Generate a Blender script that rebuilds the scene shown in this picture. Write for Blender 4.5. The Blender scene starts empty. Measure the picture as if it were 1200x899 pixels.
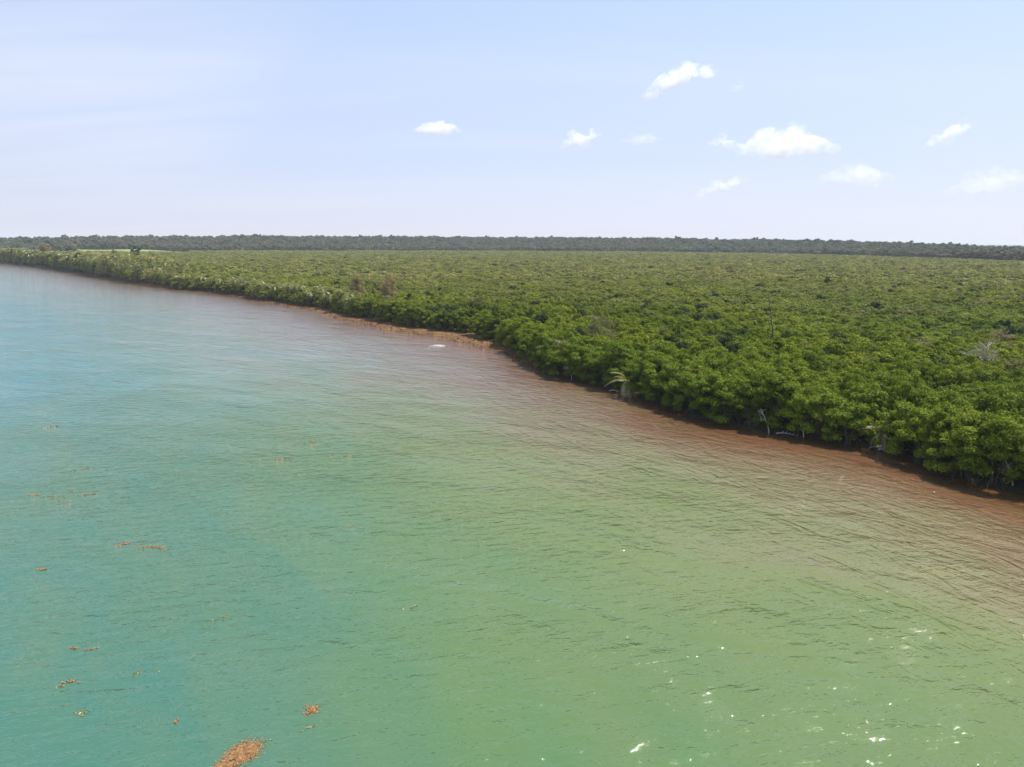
import bpy, math, random
import numpy as np
from mathutils import Matrix, Vector, Euler

R = math.radians
S = bpy.context.scene
COL = S.collection
rng = np.random.default_rng(7)
random.seed(7)

# ------------------------------------------------------------------ camera, sky, sun, exposure
CAM_H = 25.0
cam = bpy.data.cameras.new('camera'); cam_o = bpy.data.objects.new('camera', cam); COL.objects.link(cam_o)
cam.sensor_width = 36; cam.lens = 36 * 924 / 1200
cam.clip_start = 0.5; cam.clip_end = 90000
cam_o.matrix_world = Matrix.Translation((0, 0, CAM_H)) @ Matrix.Rotation(R(90 - 10.215), 4, 'X') @ Matrix.Rotation(R(0.28), 4, 'Z')
S.camera = cam_o

SUN_EL, SUN_AZ = 61.0, 64.0            # azimuth clockwise from +Y (the view direction)
world = bpy.data.worlds.new('World'); S.world = world; world.use_nodes = True
wn = world.node_tree.nodes; wl = world.node_tree.links; wn.clear()
sky = wn.new('ShaderNodeTexSky'); sky.sky_type = 'NISHITA'; sky.sun_disc = False
sky.sun_elevation = R(SUN_EL); sky.sun_rotation = R(SUN_AZ)
sky.air_density = 1.0; sky.dust_density = 0.9; sky.ozone_density = 2.5; sky.altitude = 30
bg = wn.new('ShaderNodeBackground'); bg.inputs['Strength'].default_value = 0.10
wo = wn.new('ShaderNodeOutputWorld')
# thin cirrus veil: stretched noise on a high flat sheet (direction / height)
tc = wn.new('ShaderNodeTexCoord'); sx = wn.new('ShaderNodeSeparateXYZ'); wl.new(tc.outputs['Generated'], sx.inputs[0])
mz = wn.new('ShaderNodeMath'); mz.operation = 'MAXIMUM'; wl.new(sx.outputs[2], mz.inputs[0]); mz.inputs[1].default_value = 0.0
mz2 = wn.new('ShaderNodeMath'); mz2.operation = 'ADD'; wl.new(mz.outputs[0], mz2.inputs[0]); mz2.inputs[1].default_value = 0.14
dv = wn.new('ShaderNodeVectorMath'); dv.operation = 'DIVIDE'; wl.new(tc.outputs['Generated'], dv.inputs[0])
cb = wn.new('ShaderNodeCombineXYZ')
for i in range(3): wl.new(mz2.outputs[0], cb.inputs[i])
wl.new(cb.outputs[0], dv.inputs[1])
mp = wn.new('ShaderNodeMapping'); mp.inputs['Rotation'].default_value = (0, 0, R(-14)); mp.inputs['Scale'].default_value = (0.35, 1.3, 0.0)
mp.inputs['Location'].default_value = (1.7, 0.6, 0)
wl.new(dv.outputs[0], mp.inputs[0])
cn = wn.new('ShaderNodeTexNoise'); cn.inputs['Scale'].default_value = 1.1; cn.inputs['Detail'].default_value = 7; cn.inputs['Roughness'].default_value = 0.52
cn.inputs['Distortion'].default_value = 0.6
wl.new(mp.outputs[0], cn.inputs['Vector'])
cr = wn.new('ShaderNodeMapRange'); cr.inputs[1].default_value = 0.45; cr.inputs[2].default_value = 0.72; cr.inputs[3].default_value = 0.0; cr.inputs[4].default_value = 0.22
wl.new(cn.outputs['Fac'], cr.inputs[0])
# humid veil: pale lavender air, thickest at the horizon
vf = wn.new('ShaderNodeMapRange'); vf.interpolation_type = 'SMOOTHSTEP'; vf.inputs[1].default_value = 0.0; vf.inputs[2].default_value = 0.55; vf.inputs[3].default_value = 0.86; vf.inputs[4].default_value = 0.42
wl.new(mz.outputs[0], vf.inputs[0])
vc = wn.new('ShaderNodeValToRGB'); ve = vc.color_ramp.elements; ve[0].position = 0.0; ve[0].color = (0.545, 0.565, 0.665, 1); ve[1].position = 0.30; ve[1].color = (0.430, 0.530, 0.730, 1)
e_ = ve.new(0.10); e_.color = (0.460, 0.518, 0.695, 1)
wl.new(mz.outputs[0], vc.inputs[0])
vs = wn.new('ShaderNodeVectorMath'); vs.operation = 'SCALE'; wl.new(vc.outputs[0], vs.inputs[0])
# forward glow of the humid air towards the sun's bearing
gd = wn.new('ShaderNodeVectorMath'); gd.operation = 'DOT_PRODUCT'; wl.new(tc.outputs['Generated'], gd.inputs[0])
gd.inputs[1].default_value = (math.sin(R(SUN_AZ)) * math.cos(R(SUN_EL)), math.cos(R(SUN_AZ)) * math.cos(R(SUN_EL)), math.sin(R(SUN_EL)))
gr_ = wn.new('ShaderNodeMapRange'); wl.new(gd.outputs['Value'], gr_.inputs[0]); gr_.inputs[1].default_value = -0.2; gr_.inputs[2].default_value = 1.0; gr_.inputs[3].default_value = 9.4; gr_.inputs[4].default_value = 13.0
wl.new(gr_.outputs[0], vs.inputs['Scale'])
vm = wn.new('ShaderNodeMix'); vm.data_type = 'RGBA'; wl.new(vf.outputs[0], vm.inputs[0]); wl.new(sky.outputs[0], vm.inputs[6]); wl.new(vs.outputs[0], vm.inputs[7])
pd = wn.new('ShaderNodeVectorMath'); pd.operation = 'DOT_PRODUCT'; wl.new(tc.outputs['Generated'], pd.inputs[0]); pd.inputs[1].default_value = (-0.455, 0.845, 0.280)
pm = wn.new('ShaderNodeMapRange'); pm.interpolation_type = 'SMOOTHSTEP'; wl.new(pd.outputs['Value'], pm.inputs[0]); pm.inputs[1].default_value = 0.955; pm.inputs[2].default_value = 1.0; pm.inputs[3].default_value = 0.0; pm.inputs[4].default_value = 1.0
pn = wn.new('ShaderNodeMapRange'); wl.new(cn.outputs['Fac'], pn.inputs[0]); pn.inputs[1].default_value = 0.34; pn.inputs[2].default_value = 0.62; pn.inputs[3].default_value = 0.0; pn.inputs[4].default_value = 0.70
pp = wn.new('ShaderNodeMath'); pp.operation = 'MULTIPLY'; wl.new(pm.outputs[0], pp.inputs[0]); wl.new(pn.outputs[0], pp.inputs[1])
px_ = wn.new('ShaderNodeMath'); px_.operation = 'MAXIMUM'; wl.new(pp.outputs[0], px_.inputs[0])
mxc = wn.new('ShaderNodeMix'); mxc.data_type = 'RGBA'
wl.new(cr.outputs[0], px_.inputs[1]); wl.new(px_.outputs[0], mxc.inputs[0]); wl.new(vm.outputs[2], mxc.inputs[6]); mxc.inputs[7].default_value = (6.0, 6.3, 7.2, 1)
wl.new(mxc.outputs[2], bg.inputs['Color']); wl.new(bg.outputs[0], wo.inputs['Surface'])

sun = bpy.data.lights.new('sun', 'SUN'); sun.energy = 5.0; sun.angle = R(0.53); sun.color = (1.0, 0.955, 0.88)
sun_o = bpy.data.objects.new('sun', sun); COL.objects.link(sun_o)
sd = Vector((math.sin(R(SUN_AZ)) * math.cos(R(SUN_EL)), math.cos(R(SUN_AZ)) * math.cos(R(SUN_EL)), math.sin(R(SUN_EL))))
sun_o.rotation_euler = sd.to_track_quat('Z', 'Y').to_euler(); sun_o.location = (0, 0, 200)

S.view_settings.view_transform = 'Standard'; S.view_settings.look = 'None'; S.view_settings.exposure = 0.5; S.view_settings.gamma = 1.0
cy = S.cycles
cy.max_bounces = 28; cy.diffuse_bounces = 2; cy.glossy_bounces = 3; cy.transmission_bounces = 3; cy.transparent_max_bounces = 8
cy.volume_bounces = 24; cy.volume_step_rate = 1.0; cy.volume_max_steps = 128
cy.use_denoising = True

# ------------------------------------------------------------------ helpers
def link(o): COL.objects.link(o); return o
def tag(o, label=None, cat=None, group=None, kind=None):
    if label: o['label'] = label
    if cat: o['category'] = cat
    if group: o['group'] = group
    if kind: o['kind'] = kind
    return o
def mesh_np(name, V, faces, mat=None, attrs=None, smooth=False):
    """faces: list of (m,k) int arrays"""
    me = bpy.data.meshes.new(name)
    V = np.asarray(V, dtype=np.float32)
    me.vertices.add(len(V)); me.vertices.foreach_set('co', V.ravel())
    faces = [np.asarray(f, dtype=np.int32) for f in faces if len(f)]
    lv = np.concatenate([f.ravel() for f in faces])
    tot = np.concatenate([np.full(len(f), f.shape[1], np.int32) for f in faces])
    me.loops.add(len(lv)); me.loops.foreach_set('vertex_index', lv)
    me.polygons.add(len(tot))
    st = np.concatenate([[0], np.cumsum(tot)[:-1]]).astype(np.int32)
    me.polygons.foreach_set('loop_start', st)
    me.update(calc_edges=True)
    if smooth: me.polygons.foreach_set('use_smooth', np.ones(len(tot), bool))
    for k, a in (attrs or {}).items():
        at = me.attributes.new(k, 'FLOAT', 'POINT'); at.data.foreach_set('value', np.asarray(a, np.float32).ravel())
    if mat: me.materials.append(mat)
    me.validate(verbose=False)
    if name in ('sea_water', 'ground', 'field'):
        z_ = sum(p_.normal.z for p_ in me.polygons[:50])
        if z_ < 0: me.flip_normals()
    return me
def obj(name, me, parent=None):
    o = bpy.data.objects.new(name, me); link(o)
    if parent: o.parent = parent
    return o
def empty(name, loc, rz=0.0, sc=1.0):
    o = bpy.data.objects.new(name, None); link(o); o.location = loc; o.rotation_euler = (0, 0, rz); o.scale = (sc, sc, sc) if not hasattr(sc, '__len__') else sc
    o.empty_display_size = 0.5
    return o
def rnd(n, a=0., b=1.): return rng.uniform(a, b, n)
def unit(v): return v / np.maximum(np.linalg.norm(v, axis=-1, keepdims=True), 1e-9)
def randdir(n): return unit(rng.normal(size=(n, 3)))

class MB:
    def __init__(s): s.V = []; s.F = []; s.A = []; s.n = 0
    def add(s, V, F, a=0.5):
        V = np.asarray(V, float); s.V.append(V); s.F.append(np.asarray(F) + s.n); s.n += len(V)
        s.A.append(np.full(len(V), a) if np.isscalar(a) else np.asarray(a))
    def tube(s, P, r, k=6, a=0.5):
        P = np.asarray(P, float); m = len(P); r = np.broadcast_to(np.asarray(r, float), (m,))
        T = unit(np.gradient(P, axis=0)); ref = np.array([0.3, 0.2, 1.0]) if abs(T[0][2]) < 0.85 else np.array([1.0, 0.1, 0])
        U = unit(np.cross(T, ref)); W = np.cross(T, U)
        an = np.arange(k) * 2 * np.pi / k
        V = P[:, None] + r[:, None, None] * (np.cos(an)[None, :, None] * U[:, None] + np.sin(an)[None, :, None] * W[:, None])
        F = [(i * k + j, i * k + (j + 1) % k, (i + 1) * k + (j + 1) % k, (i + 1) * k + j) for i in range(m - 1) for j in range(k)]
        s.add(V.reshape(-1, 3), F, a)
    def leaves(s, p, nrm, L, Wd, a):
        """diamond leaf quads at p with normals nrm"""
        n = len(p); t = unit(np.cross(nrm, randdir(n))); b = np.cross(nrm, t)
        L = np.broadcast_to(L, (n,))[:, None]; Wd = np.broadcast_to(Wd, (n,))[:, None]
        V = np.stack([p - t * L, p + b * Wd + t * L * 0.15, p + t * L - nrm * L * 0.25, p - b * Wd + t * L * 0.15], 1)
        idx = np.arange(n * 4).reshape(n, 4)
        s.add(V.reshape(-1, 3), idx, np.repeat(np.broadcast_to(a, (n,)), 4))
    def mesh(s, name, mat, smooth=False):
        return mesh_np(name, np.concatenate(s.V), [np.concatenate([f for f in s.F])], mat, {'tint': np.concatenate(s.A)}, smooth)

# ------------------------------------------------------------------ materials
def new_mat(name):
    m = bpy.data.materials.new(name); m.use_nodes = True; n = m.node_tree.nodes; n.clear()
    out = n.new('ShaderNodeOutputMaterial'); return m, n, m.node_tree.links, out
def ramp(n, stops, interp='LINEAR'):
    r = n.new('ShaderNodeValToRGB'); e = r.color_ramp.elements; r.color_ramp.interpolation = interp
    while len(e) > 1: e.remove(e[-1])
    e[0].position = stops[0][0]; e[0].color = (*stops[0][1], 1)
    for p, c in stops[1:]:
        k = e.new(p); k.color = (*c, 1)
    return r
def noise(n, l, vec, scale, detail=3, rough=0.5, dist=0.0):
    t = n.new('ShaderNodeTexNoise'); t.inputs['Scale'].default_value = scale; t.inputs['Detail'].default_value = detail
    t.inputs['Roughness'].default_value = rough; t.inputs['Distortion'].default_value = dist
    if vec is not None: l.new(vec, t.inputs['Vector'])
    return t
def math_n(n, l, op, a, b=None, c=None, clamp=False):
    m = n.new('ShaderNodeMath'); m.operation = op; m.use_clamp = clamp
    for i, x in enumerate((a, b, c)):
        if x is None: continue
        if isinstance(x, (int, float)): m.inputs[i].default_value = x
        else: l.new(x, m.inputs[i])
    return m.outputs[0]
def maprange(n, l, x, a, b, c, d):
    m = n.new('ShaderNodeMapRange'); l.new(x, m.inputs[0])
    for i, v in enumerate((a, b, c, d)): m.inputs[i + 1].default_value = v
    return m.outputs[0]
def mixc(n, l, f, a, b):
    m = n.new('ShaderNodeMix'); m.data_type = 'RGBA'
    for k, x in ((0, f), (6, a), (7, b)):
        if isinstance(x, (int, float)): m.inputs[k].default_value = x
        elif isinstance(x, tuple): m.inputs[k].default_value = (*x, 1)
        else: l.new(x, m.inputs[k])
    return m.outputs[2]

def leaf_mat(name, dark, mid, light, accent=None, transl=0.28, spec=0.07, patch=True, rough=0.6, far_accent=None):
    m, n, l, out = new_mat(name)
    at = n.new('ShaderNodeAttribute'); at.attribute_name = 'tint'
    oi = n.new('ShaderNodeObjectInfo'); geo = n.new('ShaderNodeNewGeometry')
    f = math_n(n, l, 'MULTIPLY_ADD', at.outputs['Fac'], 0.55, 0.0)
    f = math_n(n, l, 'MULTIPLY_ADD', oi.outputs['Random'], 0.42, f)
    if patch:
        nz = noise(n, l, geo.outputs['Position'], 0.035, 4, 0.6)
        f = math_n(n, l, 'MULTIPLY_ADD', nz.outputs['Fac'], 1.25, f)
        f = math_n(n, l, 'SUBTRACT', f, 0.61)
    rp = ramp(n, [(0.05, dark), (0.5, mid), (0.98, light)]); l.new(f, rp.inputs[0]); c = rp.outputs[0]
    if accent is not None:   # some whole crowns drift to another hue
        w = noise(n, l, geo.outputs['Position'], 0.011, 3, 0.5)
        g = math_n(n, l, 'MULTIPLY_ADD', oi.outputs['Random'], 0.25, w.outputs['Fac'])
        g = maprange(n, l, g, 0.55, 0.85, 0.0, 0.8)
        c = mixc(n, l, g, c, accent)
    if far_accent is not None:   # drier, sparser, yellower scrub further inland
        sp = n.new('ShaderNodeSeparateXYZ'); l.new(geo.outputs['Position'], sp.inputs[0])
        g = maprange(n, l, sp.outputs[1], 170.0, 480.0, 0.0, 1.0)
        w = noise(n, l, geo.outputs['Position'], 0.02, 4, 0.6)
        g2 = maprange(n, l, w.outputs['Fac'], 0.36, 0.60, 0.35, 1.0)
        g = math_n(n, l, 'MULTIPLY', g, g2)
        rr = ramp(n, [(0.0, far_accent[0]), (0.55, far_accent[1]), (1.0, far_accent[2])]); 
        h = math_n(n, l, 'MULTIPLY_ADD', oi.outputs['Random'], 0.6, math_n(n, l, 'MULTIPLY', at.outputs['Fac'], 0.4)); l.new(h, rr.inputs[0])
        c = mixc(n, l, g, c, rr.outputs[0])
    p = n.new('ShaderNodeBsdfPrincipled'); l.new(c, p.inputs['Base Color']); p.inputs['Roughness'].default_value = rough
    p.inputs['Specular IOR Level'].default_value = spec
    t = n.new('ShaderNodeBsdfTranslucent'); hs = n.new('ShaderNodeHueSaturation'); hs.inputs['Value'].default_value = 1.35; hs.inputs['Saturation'].default_value = 1.1
    l.new(c, hs.inputs['Color']); l.new(hs.outputs[0], t.inputs['Color'])
    mx = n.new('ShaderNodeMixShader'); mx.inputs[0].default_value = transl
    l.new(p.outputs[0], mx.inputs[1]); l.new(t.outputs[0], mx.inputs[2]); l.new(mx.outputs[0], out.inputs['Surface'])
    return m
def plain(name, c1, c2, scale=3.0, rough=0.85, bump=0.0, stretch=None):
    m, n, l, out = new_mat(name)
    geo = n.new('ShaderNodeNewGeometry'); v = geo.outputs['Position']
    nz = noise(n, l, v, scale, 5, 0.6)
    c = mixc(n, l, maprange(n, l, nz.outputs['Fac'], 0.3, 0.7, 0, 1), c1, c2)
    p = n.new('ShaderNodeBsdfPrincipled'); l.new(c, p.inputs['Base Color']); p.inputs['Roughness'].default_value = rough
    if bump:
        b = n.new('ShaderNodeBump'); b.inputs['Strength'].default_value = bump; b.inputs['Distance'].default_value = 0.1
        l.new(nz.outputs['Fac'], b.inputs['Height']); l.new(b.outputs[0], p.inputs['Normal'])
    l.new(p.outputs[0], out.inputs['Surface'])
    return m

M = {}
M['mangrove'] = leaf_mat('mangrove_leaves', (0.036, 0.054, 0.006), (0.142, 0.188, 0.011), (0.310, 0.325, 0.024), accent=(0.085, 0.148, 0.012), transl=0.20,
                         far_accent=((0.095, 0.102, 0.022), (0.225, 0.228, 0.050), (0.40, 0.35, 0.14)))
M['dark_leaf'] = leaf_mat('dark_leaves', (0.012, 0.024, 0.010), (0.032, 0.055, 0.014), (0.070, 0.095, 0.022), transl=0.15)
M['olive'] = leaf_mat('olive_leaves', (0.08, 0.085, 0.03), (0.17, 0.165, 0.06), (0.32, 0.29, 0.13), transl=0.2, patch=False)
M['dry'] = leaf_mat('dry_leaves', (0.13, 0.10, 0.042), (0.27, 0.205, 0.092), (0.42, 0.33, 0.16), transl=0.15, patch=False)
M['palm'] = leaf_mat('palm_fronds', (0.06, 0.085, 0.015), (0.17, 0.18, 0.035), (0.34, 0.30, 0.09), transl=0.3, patch=False, rough=0.4, spec=0.45)
M['palm_dead'] = leaf_mat('faded_palm_fronds', (0.20, 0.18, 0.10), (0.34, 0.31, 0.19), (0.50, 0.47, 0.33), transl=0.2, patch=False)
M['far'] = leaf_mat('hazed_forest_leaves', (0.045, 0.055, 0.034), (0.105, 0.118, 0.068), (0.19, 0.19, 0.125), transl=0.15)  # albedo greyed so the leaf colour carries part of the distance haze
M['bark'] = plain('dark_bark', (0.035, 0.030, 0.024), (0.085, 0.072, 0.058), 2.5)
M['pale_bark'] = plain('bleached_wood', (0.30, 0.28, 0.25), (0.55, 0.52, 0.47), 2.0)
M['grey_bark'] = plain('grey_bark', (0.10, 0.095, 0.08), (0.24, 0.22, 0.19), 2.0)
M['grass'] = plain('field_grass', (0.12, 0.16, 0.04), (0.20, 0.22, 0.06), 0.02)
M['foam'] = plain('foam', (0.42, 0.40, 0.36), (0.62, 0.60, 0.56), 3.0)

# ground
m, n, l, out = new_mat('ground'); M['ground'] = m
geo = n.new('ShaderNodeNewGeometry'); at = n.new('ShaderNodeAttribute'); at.attribute_name = 'sd'
nz = noise(n, l, geo.outputs['Position'], 0.6, 6, 0.65); nz2 = noise(n, l, geo.outputs['Position'], 0.09, 4, 0.6)
weed = mixc(n, l, maprange(n, l, nz.outputs['Fac'], 0.35, 0.65, 0, 1), (0.07, 0.035, 0.014), (0.22, 0.105, 0.032))
soil = mixc(n, l, nz2.outputs['Fac'], (0.030, 0.032, 0.014), (0.055, 0.058, 0.022))
d = math_n(n, l, 'MULTIPLY_ADD', nz2.outputs['Fac'], 6.0, at.outputs['Fac'])     # sd negative on land
f = maprange(n, l, d, -9.0, -5.0, 0, 1)
atb = n.new('ShaderNodeAttribute'); atb.attribute_name = 'beach'; f = math_n(n, l, 'MULTIPLY', f, atb.outputs['Fac'])
c = mixc(n, l, f, soil, weed)
p = n.new('ShaderNodeBsdfPrincipled'); l.new(c, p.inputs['Base Color']); p.inputs['Roughness'].default_value = 0.9
bp = n.new('ShaderNodeBump'); bp.inputs['Distance'].default_value = 0.3; bp.inputs['Strength'].default_value = 0.7; l.new(nz.outputs['Fac'], bp.inputs['Height']); l.new(bp.outputs[0], p.inputs['Normal'])
l.new(p.outputs[0], out.inputs['Surface'])

# seaweed (floating / beached sargassum)
m, n, l, out = new_mat('seaweed'); M['seaweed'] = m
at = n.new('ShaderNodeAttribute'); at.attribute_name = 'tint'
rp = ramp(n, [(0.0, (0.13, 0.060, 0.018)), (0.5, (0.31, 0.150, 0.045)), (1.0, (0.44, 0.26, 0.09))]); l.new(at.outputs['Fac'], rp.inputs[0])
p = n.new('ShaderNodeBsdfPrincipled'); l.new(rp.outputs[0], p.inputs['Base Color']); p.inputs['Roughness'].default_value = 0.55
l.new(p.outputs[0], out.inputs['Surface'])
m, n, l, out = new_mat('rotting_seaweed'); M['weed_dry'] = m
rp = ramp(n, [(0.0, (0.075, 0.035, 0.014)), (0.5, (0.21, 0.105, 0.032)), (1.0, (0.36, 0.20, 0.06))]); at = n.new('ShaderNodeAttribute'); at.attribute_name = 'tint'
l.new(at.outputs['Fac'], rp.inputs[0]); p = n.new('ShaderNodeBsdfPrincipled'); l.new(rp.outputs[0], p.inputs['Base Color']); p.inputs['Roughness'].default_value = 0.8
l.new(p.outputs[0], out.inputs['Surface'])
m, n, l, out = new_mat('sunken_seaweed'); M['weed_wet'] = m
rp = ramp(n, [(0.0, (0.11, 0.14, 0.05)), (0.5, (0.18, 0.17, 0.06)), (1.0, (0.26, 0.19, 0.07))]); at = n.new('ShaderNodeAttribute'); at.attribute_name = 'tint'
l.new(at.outputs['Fac'], rp.inputs[0]); p = n.new('ShaderNodeBsdfPrincipled'); l.new(rp.outputs[0], p.inputs['Base Color']); p.inputs['Roughness'].default_value = 0.35
l.new(p.outputs[0], out.inputs['Surface'])

# water: silt-laden sea, colour follows the distance from the shore (sd) and the open-sea side; ripples as relief
m, n, l, out = new_mat('sea_water'); M['water'] = m
geo = n.new('ShaderNodeNewGeometry'); pos = geo.outputs['Position']
at = n.new('ShaderNodeAttribute'); at.attribute_name = 'sd'; at2 = n.new('ShaderNodeAttribute'); at2.attribute_name = 'reach'
mpw = n.new('ShaderNodeMapping'); mpw.vector_type = 'TEXTURE'; mpw.inputs['Rotation'].default_value = (0, 0, R(-62)); mpw.inputs['Scale'].default_value = (2.8, 1.0, 1); l.new(pos, mpw.inputs[0])
w1 = noise(n, l, mpw.outputs[0], 0.045, 4, 0.55, 0.8); w2 = noise(n, l, mpw.outputs[0], 0.25, 4, 0.6, 0.5)
sdw = math_n(n, l, 'MULTIPLY_ADD', math_n(n, l, 'SUBTRACT', w1.outputs['Fac'], 0.5), 46.0, at.outputs['Fac'])
sdw = math_n(n, l, 'MULTIPLY_ADD', math_n(n, l, 'SUBTRACT', w2.outputs['Fac'], 0.5), 8.0, sdw)
# warp fades to nothing at the very edge so the brown rim keeps to the shore
k = maprange(n, l, at.outputs['Fac'], 0.0, 30.0, 0.15, 1.0)
sdm = n.new('ShaderNodeMix'); sdm.data_type = 'FLOAT'; l.new(k, sdm.inputs[0]); l.new(at.outputs['Fac'], sdm.inputs[2]); l.new(sdw, sdm.inputs[3])
sn = maprange(n, l, sdm.outputs[0], 0.0, 120.0, 0.0, 1.0)
near = ramp(n, [(0.0, (0.088, 0.032, 0.012)), (0.07, (0.128, 0.062, 0.029)), (0.13, (0.158, 0.105, 0.056)), (0.21, (0.152, 0.143, 0.064)),
                (0.31, (0.116, 0.148, 0.046)), (0.50, (0.074, 0.140, 0.054)), (0.62, (0.050, 0.130, 0.078)), (0.82, (0.030, 0.126, 0.108)), (1.0, (0.022, 0.122, 0.134))])
far = ramp(n, [(0.0, (0.125, 0.048, 0.021)), (0.06, (0.162, 0.102, 0.078)), (0.15, (0.205, 0.165, 0.155)), (0.32, (0.200, 0.215, 0.190)),
               (0.55, (0.130, 0.215, 0.195)), (0.75, (0.070, 0.200, 0.210)), (1.0, (0.042, 0.180, 0.225))])
l.new(sn, near.inputs[0]); l.new(sn, far.inputs[0])
c = mixc(n, l, at2.outputs['Fac'], near.outputs[0], far.outputs[0])
# faint cloudiness of suspended silt
w3 = noise(n, l, mpw.outputs[0], 0.12, 5, 0.6, 1.0)
c = mixc(n, l, maprange(n, l, w3.outputs['Fac'], 0.35, 0.7, 0.0, 0.25), c, (0.13, 0.15, 0.05))
body = n.new('ShaderNodeBsdfDiffuse'); l.new(c, body.inputs['Color'])
p = n.new('ShaderNodeBsdfGlossy'); p.inputs['Roughness'].default_value = 0.04; p.inputs['Color'].default_value = (1, 1, 1, 1)
fr_ = n.new('ShaderNodeFresnel'); fr_.inputs['IOR'].default_value = 1.34
wm = n.new('ShaderNodeMixShader'); l.new(fr_.outputs[0], wm.inputs[0]); l.new(body.outputs[0], wm.inputs[1]); l.new(p.outputs[0], wm.inputs[2])
# ripples: wind wavelets plus swell lines that run with the shore
def waves(rot, sc, scale, det=3, ro=0.55, di=0.3):
    mp_ = n.new('ShaderNodeMapping'); mp_.vector_type = 'TEXTURE'; mp_.inputs['Rotation'].default_value = (0, 0, R(rot)); mp_.inputs['Scale'].default_value = sc; l.new(pos, mp_.inputs[0])
    return noise(n, l, mp_.outputs[0], scale, det, ro, di).outputs['Fac']
h1 = waves(14, (2.1, 1.0, 1), 1.05, 4, 0.60, 0.25)      # wavelets, crests across the view
h2 = waves(-58, (2.6, 1.0, 1), 0.42, 4, 0.55, 0.7)       # swell lines along the shore
h3 = waves(30, (1.7, 1.0, 1), 3.6, 2, 0.5, 0.3)        # fine chop
h4 = waves(-20, (2.0, 1.0, 1), 0.09, 2, 0.5, 0.3)       # slow patches of gusts
ridge = math_n(n, l, 'SUBTRACT', 1.0, math_n(n, l, 'ABSOLUTE', math_n(n, l, 'MULTIPLY_ADD', h2, 6.0, -3.0)), clamp=True)
ks = maprange(n, l, at.outputs['Fac'], 8.0, 50.0, 1.0, 0.06)
h5 = waves(-35, (2.2, 1.0, 1), 0.20, 2, 0.5, 0.5)
H = math_n(n, l, 'MULTIPLY', h1, maprange(n, l, h4, 0.35, 0.65, 0.55, 1.0))
H = math_n(n, l, 'MULTIPLY_ADD', h3, 0.12, H)
H = math_n(n, l, 'MULTIPLY_ADD', math_n(n, l, 'MULTIPLY', ridge, ks), 0.50, H)
H = math_n(n, l, 'MULTIPLY_ADD', h5, 1.6, H)
bp = n.new('ShaderNodeBump'); bp.inputs['Distance'].default_value = 0.43
spw = n.new('ShaderNodeSeparateXYZ'); l.new(pos, spw.inputs[0]); l.new(maprange(n, l, spw.outputs[1], 90.0, 420.0, 0.85, 0.35), bp.inputs['Strength'])
l.new(H, bp.inputs['Height']); l.new(bp.outputs[0], p.inputs['Normal']); l.new(bp.outputs[0], fr_.inputs['Normal'])
bp2 = n.new('ShaderNodeBump'); bp2.inputs['Distance'].default_value = 0.20; bp2.inputs['Strength'].default_value = 0.14; l.new(H, bp2.inputs['Height']); l.new(bp2.outputs[0], body.inputs['Normal'])
l.new(wm.outputs[0], out.inputs['Surface'])

# ------------------------------------------------------------------ the shoreline (metres; camera above 0,0 looking along +y, land to the right)
SH = np.array([(-9000, 9500), (-4200, 4300), (-2300, 2650), (-1350, 1720), (-900, 1260), (-690, 1010), (-546, 849), (-421, 714), (-307, 571), (-230, 475), (-179, 414), (-144, 382), (-110, 339),
    (-82, 304), (-57, 263.5), (-41.7, 239.4), (-31.6, 223.4), (-18.3, 209.6), (-8.6, 195.6), (-1.0, 181), (4.5, 163.5), (8.5, 148), (14.5, 139), (19.0, 130.5),
    (22.5, 121), (26, 113), (30, 107.2), (35, 103.0), (39.5, 99.6), (43.1, 96.0), (46.0, 91.5), (47.8, 86.5), (49.6, 82), (52.8, 77), (56.5, 70), (63, 58), (74, 40), (92, 8), (118, -50), (190, -240), (420, -900), (1500, -5000)], float)
def smooth_line(P, step):
    d = np.concatenate([[0], np.cumsum(np.linalg.norm(np.diff(P, axis=0), axis=1))])
    q = P.copy()
    s = np.arange(0, d[-1], step)
    return np.stack([np.interp(s, d, q[:, 0]), np.interp(s, d, q[:, 1])], 1), s
# wobble: small coves and points
SHF = []
for i in range(len(SH) - 1):
    a, b = SH[i], SH[i + 1]; Ls = np.linalg.norm(b - a); k = max(1, min(60, int(Ls / 3.0))); nr = np.array([(b - a)[1], -(b - a)[0]]) / Ls
    for j in range(k):
        q = a + (b - a) * j / k; s_ = q[0] * 0.9 - q[1] * 0.7
        dist = np.linalg.norm(q)
        amp = 0.55 + min(dist, 900) / 900 * 2.5
        SHF.append(q + nr * amp * (math.sin(s_ / 3.1) * 0.4 + math.sin(s_ / 7.7 + 1.3) * 0.6 + 0.7 * math.sin(s_ / 17. + 2)))
SHF = np.array(SHF)
LAND = np.concatenate([SHF, [(40000, -5000), (40000, 40000), (-9000, 40000)]])
def sdist(X, Y):
    """signed distance to the shoreline, + over the sea, - over land"""
    P = np.stack([X.ravel(), Y.ravel()], 1); D = np.full(len(P), 1e18)
    for a, b in zip(SHF[:-1], SHF[1:]):
        ab = b - a; ap0 = P[:, 0] - a[0]; ap1 = P[:, 1] - a[1]
        t = np.clip((ap0 * ab[0] + ap1 * ab[1]) / (ab @ ab), 0, 1)
        dd = (ap0 - t * ab[0]) ** 2 + (ap1 - t * ab[1]) ** 2
        np.minimum(D, dd, out=D)
    ins = np.zeros(len(P), bool); L2 = np.roll(LAND, -1, axis=0)
    for a, b in zip(LAND, L2):
        if a[1] == b[1]: continue
        c = ((a[1] > P[:, 1]) != (b[1] > P[:, 1])) & (P[:, 0] < (b[0] - a[0]) * (P[:, 1] - a[1]) / (b[1] - a[1]) + a[0])
        ins ^= c
    D = np.sqrt(D); return np.where(ins, -D, D).reshape(X.shape)

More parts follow.
